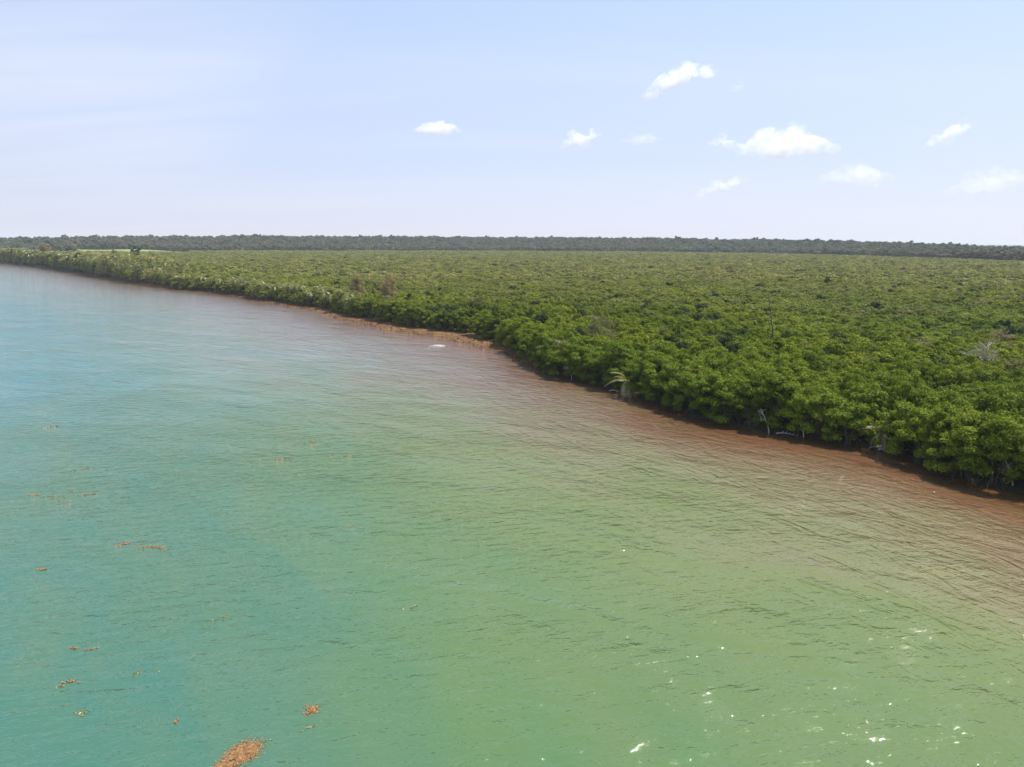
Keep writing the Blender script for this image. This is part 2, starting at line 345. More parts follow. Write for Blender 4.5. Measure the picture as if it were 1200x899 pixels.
# far forest belt: near edge distance and crown-top height by bearing (degrees right of +y)
TH = np.array([-60, -40, -33, -24, -18, 0, 10, 18, 25, 33, 45, 60.])
RB = np.array([1500, 1450, 1400, 1600, 1700, 1800, 1780, 1680, 1430, 1180, 1050, 1000.])
TOP = np.array([24, 25, 26.5, 33, 36, 37.5, 36, 33.5, 27, 19.5, 18, 18.])
def terrain(X, Y):
    d = np.hypot(X, Y); th = np.degrees(np.arctan2(X, Y))
    rb = np.interp(th, TH, RB); top = np.interp(th, TH, TOP)
    rise = np.clip((d - rb) / 380.0, 0, 1); rise = rise * rise * (3 - 2 * rise)
    z = rise * np.maximum(top - 15.0, 0)
    # low knoll that carries the pale field
    z = z + 7.5 * np.exp(-((th + 25.6) / 3.2) ** 2) * np.exp(-((d - 1560) / 75.0) ** 2) * (rise < 0.6)
    z = np.where(np.abs(th) > 100, 0, z)
    return z
def ground_z(X, Y, s=None):
    s = sdist(X, Y) if s is None else s
    base = np.where(s < 0, 0.10 + 0.35 * (1 - np.exp(s / 6.0)), -np.minimum(0.05 + s * 0.06, 4.0))
    return base + np.where(s < 0, terrain(X, Y) * np.clip(-s / 40, 0, 1), 0)

def polar(rmin, rmax, dlog, fine, fa, ca):
    rr = np.exp(np.arange(math.log(rmin), math.log(rmax) + dlog, dlog))
    an = np.concatenate([np.arange(-180, -fine, ca), np.arange(-fine, fine, fa), np.arange(fine, 180, ca)])
    A, D = np.meshgrid(np.radians(an), rr); X = np.sin(A) * D; Y = np.cos(A) * D
    na, nr_ = len(an), len(rr)
    i = np.arange(nr_ - 1)[:, None]; j = np.arange(na)[None, :]; j2 = (j + 1) % na
    F = np.stack([i * na + j, i * na + j2, (i + 1) * na + j2, (i + 1) * na + j], -1).reshape(-1, 4)
    # centre fan
    c = nr_ * na; Ft = np.stack([np.full(na, c), np.arange(na), (np.arange(na) + 1) % na], 1)
    return X, Y, F, Ft
X, Y, F, Ft = polar(12, 16000, 0.022, 40, 0.35, 4)
s = sdist(X, Y); Z = ground_z(X, Y, s)
V = np.concatenate([np.stack([X.ravel(), Y.ravel(), Z.ravel()], 1), [[0, 0, -4]]])
g = obj('ground', mesh_np('ground', V, [F, Ft], M['ground'], {'sd': np.append(s.ravel(), 60), 'beach': np.append(np.interp(Y.ravel(), [150, 175, 480, 640], [0, 1, 1, 0.25]), 0)}, True)); tag(g, kind='structure')
X, Y, F, Ft = polar(12, 16000, 0.016, 42, 0.35, 4)
s = sdist(X, Y); D = np.hypot(X, Y)
# silt spreads smoothly offshore: a soft distance (no creases half way between two stretches of shore)
soft = np.zeros(X.shape)
for a, b in zip(SHF[:-1], SHF[1:]):
    L_s = np.linalg.norm(b - a); nsub = max(1, int(L_s / 40.0))
    for q_ in range(nsub):
        m_ = a + (b - a) * (q_ + 0.5) / nsub; soft += L_s / nsub / np.maximum((X - m_[0]) ** 2 + (Y - m_[1]) ** 2, 4.0) ** 3
soft = (soft / 1.1781) ** (-1 / 5.0); kb = np.clip((s - 12) / 25.0, 0, 1); s = np.where(s > 12, s * (1 - kb) + soft * kb, s)
reach = np.clip((Y * 0.9 - X * 0.35 - 75) / 110.0, 0, 1); reach = reach * reach * (3 - 2 * reach)
V = np.concatenate([np.stack([X.ravel(), Y.ravel(), np.zeros(X.size)], 1), [[0, 0, 0]]])
wtr = obj('sea_water', mesh_np('sea_water', V, [F, Ft], M['water'], {'sd': np.append(s.ravel(), 60), 'reach': np.append(reach.ravel(), 0)}, True)); tag(wtr, kind='structure')

# ------------------------------------------------------------------ crowns and trunks
def crown_mesh(name, mat, rad=2.6, hgt=6.0, zlow=0.6, lobes=26, nleaf=4200, L=0.20, seed=0, spread=1.1, flat=0.75, skirt=0.33, small=1.0):
    """foliage between zlow and hgt: leaf sprays on many lobes around the crown"""
    mb = MB(); zc = (hgt + zlow) / 2; rz = (hgt - zlow) / 2
    d = randdir(lobes); d[:, 2] = np.abs(d[:, 2]) * 1.25 - 0.35; d = unit(d)
    q = 0.45 + 0.45 * rnd(lobes)
    lc = np.stack([d[:, 0] * rad * q, d[:, 1] * rad * q, zc + d[:, 2] * rz * q], 1)
    # lower skirts
    ns = max(3, int(lobes * skirt)); a = rnd(ns, 0, 2 * np.pi)
    lc = np.concatenate([lc, np.stack([np.cos(a) * rad * 0.9, np.sin(a) * rad * 0.9, zlow + rnd(ns, 0.1, 0.35 * (hgt - zlow))], 1)])
    nl = len(lc); lr = rad * rnd(nl, 0.18, 0.33) * small; ltint = rnd(nl)
    w = lr ** 2; pick = rng.choice(nl, nleaf, p=w / w.sum())
    dd = randdir(nleaf); dd[:, 2] = dd[:, 2] * 0.8 + 0.42; dd = unit(dd)
    r = lr[pick] * (0.72 + 0.36 * rnd(nleaf) ** 0.7)
    p = lc[pick] + dd * r[:, None] * np.array([spread, spread, flat])
    p[:, 2] = np.maximum(p[:, 2], zlow * 0.5)
    nrm = unit(dd * 0.8 + randdir(nleaf) * 0.6 + np.array([0, 0, 0.6]))
    Ls = L * rnd(nleaf, 0.65, 1.35)
    t = np.clip(0.55 * ltint[pick] + 0.30 * rnd(nleaf) + 0.15 * (rnd(nleaf) > 0.9) + 0.1, 0, 1)
    mb.leaves(p, nrm, Ls, Ls * 0.46, t)
    # some leaves stick up as sprigs
    ns = nleaf // 9; pk = rng.choice(nleaf, ns); pp = p[pk] + np.array([0, 0, 1]) * rnd(ns, 0.05, 0.35)[:, None] * rad / 3
    mb.leaves(pp, unit(randdir(ns) + np.array([0, 0, 0.2])), L * rnd(ns, 0.7, 1.3), L * 0.4, rnd(ns, 0.5, 1))
    return mb.mesh(name, mat), lc
def trunk_mesh(name, mat, lc, hgt, stems=4, roots=9, rad=2.2, seed=0, limb=9):
    mb = MB(); tips = lc[rng.choice(len(lc), min(limb, len(lc)), replace=False)]
    for i in range(stems):
        a = 2 * np.pi * i / stems + rnd(1)[0]; b0 = np.array([math.cos(a) * 0.3, math.sin(a) * 0.3, 0.9])
        mid = b0 + np.array([math.cos(a) * rad * 0.25, math.sin(a) * rad * 0.25, hgt * 0.33])
        mb.tube([b0 * [0.6, 0.6, -0.4], b0, (b0 + mid) / 2 + rng.normal(size=3) * 0.08, mid], [0.12, 0.11, 0.09, 0.07], 6)
        for tp in tips[i::stems]:
            mb.tube([mid, mid * 0.5 + tp * 0.5 + rng.normal(size=3) * 0.15, tp], [0.065, 0.045, 0.02], 5)
    for i in range(roots):     # arching prop roots
        a = rnd(1, 0, 2 * np.pi)[0]; r_ = rad * rnd(1, 0.35, 0.85)[0]; h_ = rnd(1, 0.8, 1.6)[0]
        ca, sa = math.cos(a), math.sin(a)
        mb.tube([(ca * 0.15, sa * 0.15, h_), (ca * r_ * 0.45, sa * r_ * 0.45, h_ * 0.85), (ca * r_ * 0.8, sa * r_ * 0.8, h_ * 0.4), (ca * r_, sa * r_, -0.4)], [0.05, 0.045, 0.04, 0.03], 5)
    return mb.mesh(name, mat, True)
def bare_tree_mesh(name, mat, h, n_br=14, spread=1.6, r0=0.12, lean=(0, 0), twigs=3, up=0.6):
    mb = MB(); top = np.array([lean[0], lean[1], h]); P = [np.array([0, 0, -0.3])]
    for t in np.linspace(0.15, 1, 7): P.append(np.array([lean[0] * t ** 1.5, lean[1] * t ** 1.5, h * t]) + rng.normal(size=3) * [0.05, 0.05, 0] * h / 6)
    P = np.array(P); mb.tube(P, np.linspace(r0, r0 * 0.2, len(P)), 6)
    for i in range(n_br):
        t = rnd(1, 0.25, 0.97)[0]; k = t * (len(P) - 1); i0 = min(int(k), len(P) - 2); b = P[i0] + (P[i0 + 1] - P[i0]) * (k - i0)
        a = rnd(1, 0, 2 * np.pi)[0]; Lb = spread * (1.15 - t) * rnd(1, 0.7, 1.3)[0]
        dr = unit(np.array([math.cos(a), math.sin(a), up * rnd(1, 0.5, 1.5)[0]]))
        e = b + dr * Lb; md = (b + e) / 2 + rng.normal(size=3) * 0.08 * Lb + [0, 0, 0.06 * Lb]
        mb.tube([b, md, e], [r0 * 0.4, r0 * 0.28, r0 * 0.1], 5)
        for j in range(twigs):
            q = md + (e - md) * rnd(1)[0]; dr2 = unit(dr + randdir(1)[0] * 0.9); mb.tube([q, q + dr2 * Lb * 0.35, q + dr2 * Lb * 0.6 + [0, 0, 0.05 * Lb]], [r0 * 0.2, r0 * 0.13, r0 * 0.06], 4)
    return mb.mesh(name, mat, True)

# mangrove kinds (shared mesh data)
KIND = []; EDGE = []
for i in range(7):
    hg = [6.2, 6.8, 5.6, 7.2, 6.0, 6.5, 5.2][i]; rd = [2.6, 2.9, 2.4, 3.0, 2.8, 2.3, 2.7][i]
    cm, lc = crown_mesh('mangrove_crown', M['mangrove'], rd, hg, 0.3, 62 + 4 * i, 8200, 0.150, i, small=0.74)
    KIND.append((cm, trunk_mesh('mangrove_trunk', M['bark'], lc, hg, 4, 10, rd), rd, hg)); ce, lc2 = crown_mesh('mangrove_crown', M['mangrove'], rd * 1.08, hg * (1.12 + 0.08 * (i % 3 - 1)), (0.6, 1.3, 0.9)[i % 3], 40, 8000, 0.16, i, 1.15, 0.6, 0.22, 0.85); EDGE.append((ce, trunk_mesh('mangrove_trunk', M['bark'], lc, hg, 5, 12, rd)))
DARK = []
for i in range(2):
    cm, lc = crown_mesh('dark_crown', M['dark_leaf'], 2.2, 6.4, 0.6, 26, 4800, 0.17, 20 + i)
    DARK.append((cm, trunk_mesh('dark_trunk', M['bark'], lc, 6.4, 4, 8, 2.2), 2.2, 6.4))
def lod(mat, nleaf, L, k, rad=2.6, hg=6.0, zlow=1.5, lobes=48, small=0.78):
    return [crown_mesh('crown_lod', mat, rad * rnd(1, 0.9, 1.1)[0], hg * rnd(1, 0.92, 1.08)[0], zlow, lobes, nleaf, L, 0, small=small)[0] for _ in range(k)]
LOD1 = lod(M['mangrove'], 3000, 0.20, 14) + lod(M['olive'], 2000, 0.19, 1) + lod(M['dark_leaf'], 2400, 0.22, 1)
LOD2 = lod(M['mangrove'], 1100, 0.34, 12, 2.9) + lod(M['olive'], 800, 0.30, 2, 2.6) + lod(M['dark_leaf'], 1000, 0.36, 1, 2.7)
LOD3 = lod(M['mangrove'], 520, 0.54, 10, 3.2) + lod(M['olive'], 400, 0.48, 3, 2.8) + lod(M['dark_leaf'], 480, 0.6, 1, 2.9)
FARL = lod(M['far'], 900, 0.95, 7, 6.0, 14.0, 3.0, 14, 1.15)

# ------------------------------------------------------------------ where trees stand
# setback of the tree line from the water edge (m), by the y coordinate of the shore: open weed-strewn beach in the middle distance
def setback(y): return np.interp(y, [60, 125, 160, 178, 190, 205, 235, 300, 380, 500, 900], [-1.0, -0.9, -0.6, 0.8, 4.0, 5.5, 5.0, 2.6, 1.2, 1.5, 2.0])
def scatter(x0, x1, y0, y1, sp):
    nx, ny = int((x1 - x0) / sp), int((y1 - y0) / (sp * 0.87))
    I, J = np.meshgrid(np.arange(nx), np.arange(ny)); Xs = x0 + (I + 0.5 * (J % 2)) * sp; Ys = y0 + J * sp * 0.87
    Xs = Xs.ravel() + rng.uniform(-0.38, 0.38, Xs.size) * sp; Ys = Ys.ravel() + rng.uniform(-0.38, 0.38, Ys.size) * sp
    return Xs, Ys
def in_view(Xs, Ys, mrg=22.0): th = np.degrees(np.arctan2(Xs, Ys)); return (np.abs(th) < 33.5 + mrg)

def smooth_noise(Xs, Ys, k, ph=0.0):
    return (np.sin(Xs * k + 1.3 * np.sin(Ys * k * 0.7 + ph)) + np.sin(Ys * k * 1.3 + 1.7 * np.sin(Xs * k * 0.6 + 2 + ph)) + np.sin((Xs + Ys) * k * 0.55 + ph)) / 3

# shoreline row: walk the shore from the right of the frame to the left
row = []
d_acc = 0.0; pts = SHF[::-1]; pts = pts[(pts[:, 1] > 40) & (pts[:, 1] < 1100)]
last = None
for q0, q1 in zip(pts[:-1], pts[1:]):
    t = q1 - q0; Ls = np.linalg.norm(t); nrm = np.array([t[1], -t[0]]) / Ls      # points inland (walking left along shore, land on the right)
    for u in np.arange(0, 1, 0.5 / max(Ls, 0.5)):
        q = q0 + t * u
        dist = np.hypot(*q); sp = 3.0 if dist < 280 else 4.2
        if last is None or np.linalg.norm(q - last) > sp * rnd(1, 0.85, 1.2)[0]:
            last = q; sb = setback(q[1]) + rnd(1, 0.9, 2.4)[0]
            row.append((*(q + nrm * sb), q[0], q[1]))
row = np.array(row)

Xs, Ys = scatter(-80, 460, 60, 470, 3.25)
keep = in_view(Xs, Ys) & (np.hypot(Xs, Ys) < 470); Xs, Ys = Xs[keep], Ys[keep]
s_ = sdist(Xs, Ys); keep = s_ < -(setback(Ys) + 3.2); Xs, Ys, s_ = Xs[keep], Ys[keep], s_[keep]
Dn = np.hypot(Xs, Ys)

# clearings round the individually built features
FEAT = dict(toppled=(20.6, 129.6), low_palm=(41.4, 103.6), low_palm2=(46.9, 95.4), olive=(18.0, 163), dry1=(-55, 281), dry2=(-40, 254), spire=(57, 170.5),
            lone=(164, 413), bare=(84, 139), bare2=(97, 156))
for k_, r_ in dict(toppled=3.2, low_palm=2.0, low_palm2=2.0, olive=3.0, dry1=2.6, dry2=2.6, spire=1.6, lone=3, bare=3.6, bare2=3.6).items():
    fx, fy = FEAT[k_]; kp = np.hypot(Xs - fx, Ys - fy) > r_; Xs, Ys, s_, Dn = Xs[kp], Ys[kp], s_[kp], Dn[kp]

def hscale(x, y, s):     # canopy lower inland than at the edge
    inl = np.clip(-np.asarray(s) / 90.0, 0, 1)
    return (1.0 - 0.30 * inl) * (1 + 0.13 * smooth_noise(x, y, 0.16) + 0.10 * smooth_noise(x, y, 0.031, 3))

ORD = ['first', 'second', 'third', 'fourth', 'fifth', 'sixth', 'seventh', 'eighth', 'ninth', 'tenth', 'eleventh', 'twelfth', 'thirteenth']
def tree(x, y, z, kind, label, group, sc=1.0, rz=None, name='mangrove_tree', cat='tree'):
    cm, tm = kind[0], kind[1]
    o = empty(name, (x, y, z), rnd(1, 0, 6.28)[0] if rz is None else rz, sc); tag(o, label, cat, group)
    obj('crown', cm, o); obj('trunk', tm, o)
    return o
ntree = 0
srow = row[(row[:, 3] > 66) & (np.hypot(row[:, 0], row[:, 1]) < 292) & in_view(row[:, 0], row[:, 1], 1.5)]
def near_feat(x, y, r=2.9): return any(math.hypot(x - FEAT[k_][0], y - FEAT[k_][1]) < r for k_ in ('toppled', 'low_palm', 'low_palm2', 'dry1', 'dry2'))
srow = [r_ for r_ in srow if not near_feat(r_[0], r_[1])]
cnt = dict(a=0, b=0, c=0, d=0, e=0)
for x, y, qx, qy in srow:
    if y < 93.5: sec, txt = 'a', '{} shoreline mangrove from the right edge of the photo, overhanging red-brown water'
    elif y < 104.2: sec, txt = 'b', '{} shoreline mangrove to the left of the yellowish low palm above the driftwood log'
    elif y < 131: sec, txt = 'c', '{} dark-fronted shoreline mangrove to the left of the pale low palm with drooping frond'
    elif y < 178: sec, txt = 'd', '{} waterside mangrove beyond the toppled silvery palm, counting away from it'
    else: sec, txt = 'e', 'mangrove in the dark front row behind the orange seaweed beach'
    i_ = cnt[sec]; cnt[sec] += 1
    if sec == 'e' or i_ >= len(ORD): lab = 'mangrove in the dark front row behind the orange seaweed beach' if sec == 'e' else 'dense mangrove in the front row near the bend of the shore'
    else: lab = txt.format(ORD[i_])
    kd = random.choice(EDGE)
    sc = rnd(1, 0.80, 1.18)[0] * (0.92 if y > 180 else 1.0)
    tree(x, y, 0.05, kd, lab, 'mangroves along the waterline', sc); ntree += 1
LANDM = [(66, 84, 'at the right edge of the photo'), (50, 100, 'behind the yellowish low palm and driftwood'), (42, 112, 'behind the pale low palm with the drooping frond'), (27, 133, 'behind the toppled silvery palm'),
         (16, 156, 'around the pale olive tree'), (84, 139, 'around the bleached half-bare tree'), (57, 168, 'around the slender dead pole tree'), (50, 138, 'between the toppled palm and the dead pole tree'), (64, 118, 'seaward of the bleached half-bare tree'), (2, 182, 'where the orange beach ends')]
order = np.argsort(Dn); th_ = np.abs(np.degrees(np.arctan2(Xs, Ys)))
nin = [i for i in order if th_[i] < 35][:300 - ntree]
ind = set(nin)
for i in nin:
    hs = float(hscale(Xs[i], Ys[i], s_[i])); kd = random.choice(KIND)
    sx_ = rnd(1, 0.74, 1.16)[0]; hs *= rnd(1, 0.74, 1.22)[0]
    lm = min(LANDM, key=lambda q_: math.hypot(Xs[i] - q_[0], Ys[i] - q_[1]))
    lab = 'leafy mangrove in the closed green canopy ' + lm[2]
    o = tree(Xs[i], Ys[i], 0.3, kd, lab, 'mangroves just behind the waterline', (sx_, sx_, hs)); ntree += 1

# masses: geometry nodes instancing of crown meshes on points
def mass(name, X_, Y_, Z_, SCX, SCZ, meshes, label, kind='stuff'):
    src = bpy.data.collections.new(name + '_kinds')
    for me in meshes:
        so = bpy.data.objects.new('crown', me); src.objects.link(so)
    n_ = len(X_)
    me = bpy.data.meshes.new(name); me.vertices.add(n_); me.vertices.foreach_set('co', np.stack([X_, Y_, Z_], 1).astype(np.float32).ravel())
    a = me.attributes.new('iscale', 'FLOAT_VECTOR', 'POINT'); a.data.foreach_set('vector', np.stack([SCX, SCX, SCZ], 1).astype(np.float32).ravel())
    a = me.attributes.new('irot', 'FLOAT_VECTOR', 'POINT'); rz = np.zeros((n_, 3), np.float32); rz[:, 2] = rnd(n_, 0, 6.28); rz[:, :2] = rng.normal(size=(n_, 2)) * 0.06; a.data.foreach_set('vector', rz.ravel())
    a = me.attributes.new('pick', 'INT', 'POINT'); a.data.foreach_set('value', rng.integers(0, len(meshes), n_).astype(np.int32))
    me.update(); o = obj(name, me); tag(o, label, None, None, kind)
    ng = bpy.data.node_groups.new(name, 'GeometryNodeTree')
    ng.interface.new_socket('Geometry', in_out='INPUT', socket_type='NodeSocketGeometry'); ng.interface.new_socket('Geometry', in_out='OUTPUT', socket_type='NodeSocketGeometry')
    N, L_ = ng.nodes, ng.links
    gi, go = N.new('NodeGroupInput'), N.new('NodeGroupOutput'); mp_ = N.new('GeometryNodeMeshToPoints'); iop = N.new('GeometryNodeInstanceOnPoints')
    ci = N.new('GeometryNodeCollectionInfo'); ci.inputs['Collection'].default_value = src; ci.inputs['Separate Children'].default_value = True; ci.inputs['Reset Children'].default_value = True
    def at_(nm, ty): q = N.new('GeometryNodeInputNamedAttribute'); q.data_type = ty; q.inputs['Name'].default_value = nm; return q.outputs['Attribute']
    L_.new(gi.outputs[0], mp_.inputs['Mesh']); L_.new(mp_.outputs[0], iop.inputs['Points']); L_.new(ci.outputs[0], iop.inputs['Instance'])
    iop.inputs['Pick Instance'].default_value = True; L_.new(at_('pick', 'INT'), iop.inputs['Instance Index'])
    L_.new(at_('irot', 'FLOAT_VECTOR'), iop.inputs['Rotation']); L_.new(at_('iscale', 'FLOAT_VECTOR'), iop.inputs['Scale'])
    L_.new(iop.outputs[0], go.inputs[0])
    md = o.modifiers.new('scatter', 'NODES'); md.node_group = ng
    return o
CX, CY, CZ, CSX, CSZ = [], [], [], [], []
rest = np.array([i for i in range(len(Xs)) if i not in ind])
gap = smooth_noise(Xs[rest], Ys[rest], 0.45) + 0.5 * rng.normal(size=len(rest))
rest = rest[gap < 1.35]
hs = hscale(Xs[rest], Ys[rest], s_[rest]) * rnd(len(rest), 0.72, 1.20); nearm = Dn[rest] < 260
r1 = rest[nearm]; r2 = rest[~nearm]
mass('mangrove_canopy', Xs[r1], Ys[r1], np.full(len(r1), 0.3), rnd(len(r1), 0.72, 1.08), hs[nearm], LOD1, 'bright green mangrove canopy spreading inland behind the shore trees')
A2 = [Xs[r2], Ys[r2], np.full(len(r2), 0.3), rnd(len(r2), 0.78, 1.12), hs[~nearm]]
mass('mangrove_canopy', *A2, LOD2, 'low green scrub canopy in the middle distance of the flat land')
# 470 m .. far belt
Xf, Yf = scatter(-1300, 1750, 200, 1900, 5.6)
Df = np.hypot(Xf, Yf); thf = np.degrees(np.arctan2(Xf, Yf)); kp = (Df > 465) & (Df < np.interp(thf, TH, RB) + 40) & (thf > -42) & (thf < 60); Xf, Yf, Df, thf = Xf[kp], Yf[kp], Df[kp], thf[kp]
# band between 250 and 470 m left of the fine grid
sf = sdist(Xf, Yf); kp = sf < -(setback(Yf) + 4); Xf, Yf, Df, thf, sf = Xf[kp], Yf[kp], Df[kp], thf[kp], sf[kp]
fld = (np.abs(thf + 25.4) < 3.4) & (np.abs(Df - 1570) < 100)
Xf, Yf, Df, thf, sf = Xf[~fld], Yf[~fld], Df[~fld], thf[~fld], sf[~fld]
coast = np.clip((sf + 90) / 60.0, 0, 1) * np.clip((Df - 420) / 250, 0, 1)       # taller wood along the far coast
hz = (0.70 + 0.14 * smooth_noise(Xf, Yf, 0.06) + 0.08 * rng.normal(size=len(Xf))) * (1 + 1.7 * coast)
keepg = (smooth_noise(Xf, Yf, 0.21) + 0.5 * rng.normal(size=len(Xf))) < 1.3
mass('mangrove_scrub', Xf[keepg], Yf[keepg], terrain(Xf, Yf)[keepg] + 0.3, rnd(int(keepg.sum()), 1.0, 1.45) * (1 + 0.5 * coast[keepg]), np.maximum(hz[keepg], 0.35), LOD3,
     'yellow-green low scrub reaching to the far forest')
Xc, Yc = scatter(-420, -60, 240, 480, 3.6)
sc_ = sdist(Xc, Yc); kp = (sc_ < -(setback(Yc) + 3)) & ((Xc < -80) | (Yc > 470)) & (np.hypot(Xc, Yc) < 470) & in_view(Xc, Yc); Xc, Yc, sc_ = Xc[kp], Yc[kp], sc_[kp]
mass('mangrove_canopy', Xc, Yc, np.full(len(Xc), 0.3), rnd(len(Xc), 0.9, 1.2), hscale(Xc, Yc, sc_) * rnd(len(Xc), 0.85, 1.15), LOD2, 'green mangrove canopy behind the palm-fringed stretch of shore')
fr = row[np.hypot(row[:, 0], row[:, 1]) >= 292]
mass('shoreline_scrub', fr[:, 0], fr[:, 1], np.full(len(fr), 0.1), rnd(len(fr), 0.9, 1.25), rnd(len(fr), 0.8, 1.1) * np.interp(fr[:, 1], [280, 420, 560, 800], [0.80, 0.95, 1.7, 2.3]), LOD2, 'dark scrub lining the distant shore under the palms')
# far forest belt
a_ = rnd(19500, -45, 65); rb_ = np.interp(a_, TH, RB); dd_ = rb_ + 470 * rnd(19500) ** 1.25 + 20 * smooth_noise(a_ * 9, a_ * 3, 1.0)
Xq, Yq = np.sin(np.radians(a_)) * dd_, np.cos(np.radians(a_)) * dd_
kq = (sdist(Xq, Yq) < -25) & ~((np.abs(a_ + 25.4) < 3.4) & (dd_ < 1655)); Xq, Yq = Xq[kq], Yq[kq]
nq = len(Xq)
mass('far_forest', Xq, Yq, terrain(Xq, Yq) + 0.2, rnd(nq, 0.8, 1.3), rnd(nq, 0.62, 1.20) + 0.25 * (rnd(nq) > 0.93) + 0.12 * smooth_noise(Xq, Yq, 0.02), FARL, 'grey-green forest belt along the whole horizon')

# pale field on the knoll
ta, da = np.meshgrid(np.linspace(-29.2, -21.8, 60), np.linspace(1430, 1680, 30)); Xg, Yg = np.sin(np.radians(ta)) * da, np.cos(np.radians(ta)) * da
Vg = np.stack([Xg.ravel(), Yg.ravel(), terrain(Xg, Yg).ravel() + 0.5 + 0.15], 1); ii, jj = np.meshgrid(np.arange(29), np.arange(59), indexing='ij'); b_ = ii * 60 + jj
Fg = np.stack([b_, b_ + 60, b_ + 61, b_ + 1], -1).reshape(-1, 4)
fo = obj('field', mesh_np('field', Vg, [Fg], M['grass'], None, True)); tag(fo, kind='structure')

# ------------------------------------------------------------------ palms
def frond_mesh(name, mat, L=3.0, droop=0.5, npair=16, w=0.55, hang=0.35):
    mb = MB(); t = np.linspace(0, 1, 9); P = np.stack([L * t * (1 - 0.12 * t), 0 * t, L * (0.42 * t - (0.42 + droop) * t ** 2)], 1)
    mb.tube(P, np.linspace(0.035, 0.008, 9), 4, 0.7)
    for sgn in (-1, 1):
        for i in range(npair):
            u = 0.12 + 0.86 * i / npair; k_ = u * 8; i0 = min(int(k_), 7); b = P[i0] + (P[i0 + 1] - P[i0]) * (k_ - i0); tg = unit(P[i0 + 1] - P[i0])
            ll = w * math.sin(math.pi * (0.12 + 0.8 * u)) * rnd(1, 0.85, 1.1)[0] + 0.12
            dr = unit(tg * 0.55 + np.array([0, sgn, -hang])); e = b + dr * ll; e[2] -= 0.15 * ll
            wd = tg * 0.055
            mb.add([b - wd, b + wd, (b + e) / 2 + wd * 1.1, e, (b + e) / 2 - wd * 1.1], [[0, 1, 2, 4]], rnd(1, 0.2, 1)[0])
            mb.add([(b + e) / 2 - wd * 1.1, (b + e) / 2 + wd * 1.1, e + wd * 0.2, e - wd * 0.2], [[0, 1, 2, 3]], rnd(1, 0.2, 1)[0])
    return mb.mesh(name, mat)
FRONDS = [frond_mesh('frond', M['palm'], L_, d_) for L_, d_ in ((3.2, 0.25), (3.4, 0.5), (3.0, 0.85), (3.6, 0.6))]
FRONDS_DEAD = [frond_mesh('faded_frond', M['palm_dead'], L_, d_, 14, 0.5, 0.6) for L_, d_ in ((3.0, 0.4), (2.8, 0.9))]
def palm_trunk(h, lean, mat=None):
    mb = MB(); t = np.linspace(0, 1, 8); P = np.stack([lean[0] * t ** 1.6, lean[1] * t ** 1.6, -0.3 + (h + 0.3) * t], 1)
    r = 0.15 - 0.06 * t + 0.008 * np.array([0, 1] * 4); mb.tube(P, r, 7); return mb.mesh('palm_trunk', mat or M['grey_bark'], True)
def palm(x, y, h, lean, label, group=None, n_f=12, sc=1.0, dead=0, name='palm_tree', z=0.1, tilt=0.0, up=0.5):
    o = empty(name, (x, y, z), 0, sc); tag(o, label, 'palm', group)
    obj('trunk', palm_trunk(h, lean), o)
    for i in range(n_f):
        me = random.choice(FRONDS_DEAD) if i < dead else random.choice(FRONDS)
        f_ = obj('frond', me, o); f_.location = (lean[0], lean[1], h)
        lift = random.uniform(-0.45, up + 0.5) if i >= dead else random.uniform(0.0, 0.8) + 0.3
        f_.rotation_euler = Euler((random.uniform(-.2, .2), -lift if i >= dead else lift, i * 2.399 + random.uniform(-.3, .3)))
    return o
palm(FEAT['toppled'][0] - 0.2, FEAT['toppled'][1] - 0.4, 1.9, (-1.3, -1.0), 'toppled silvery palm with pale fronds spilling onto the brown water', None, 15, 1.15, 8)
palm(FEAT['low_palm'][0] - 0.5, FEAT['low_palm'][1] - 1.2, 2.2, (-0.7, -0.7), 'pale low palm with one drooping frond among dark shoreline mangroves', None, 11, 0.95, 4)
palm(FEAT['low_palm2'][0] - 1.0, FEAT['low_palm2'][1] - 0.8, 2.1, (-0.5, -0.6), 'yellowish low palm above the driftwood log at the waterline', None, 11, 0.95, 4)
# coconut palms along the far shore: x, y (shore point), height
pal = [r_ for r_ in row if 262 < r_[1] < 585]
random.shuffle(pal)
npalm = 0
for x, y, qx, qy in sorted(pal[:86], key=lambda r_: r_[1]):
    h = random.uniform(4.5, 7.2) * (1.0 if y < 420 else 1.45); x -= 0.5; y -= 0.5
    lab = 'yellow-green palm in the thicket fringing the distant weedy beach' if y < 420 else 'tall pale palm standing along the far end of the shore'
    gr = 'palms fringing the distant beach' if y < 420 else 'tall palms at the far end of the shore'
    palm(x + random.uniform(-1, 2.5), y + random.uniform(-1, 2.5), h, (random.uniform(-1, .6), random.uniform(-1, .3)), lab, gr, 10, 1.05 if y < 420 else 1.5); npalm += 1
pal = [r_ for r_ in row if 585 < r_[1] < 960]; random.shuffle(pal)
FAR_PALM = []
for v in range(3):
    mb = MB()
    for i in range(13):
        a = i * 2.399; el = random.uniform(-0.35, 0.8); L_ = 3.6; tt = np.linspace(0, 1, 6)
        hx = L_ * tt * math.cos(el * 0.7); hz_ = L_ * (math.sin(el) * tt - 0.5 * tt ** 2); w_ = 0.55 * np.sin(np.pi * (0.1 + 0.85 * tt))
        ca, sa = math.cos(a), math.sin(a); 
        for sg in (-1, 1):
            Vv = []
            for k_ in range(6):
                Vv.append((hx[k_] * ca, hx[k_] * sa, hz_[k_])); Vv.append((hx[k_] * ca - sg * sa * w_[k_], hx[k_] * sa + sg * ca * w_[k_], hz_[k_] - 0.25))
            mb.add(Vv, [(2 * q, 2 * q + 1, 2 * q + 3, 2 * q + 2) for q in range(5)], random.random())
    FAR_PALM.append((mb.mesh('palm_crown', M['palm']), palm_trunk(1.0, (0, 0))))
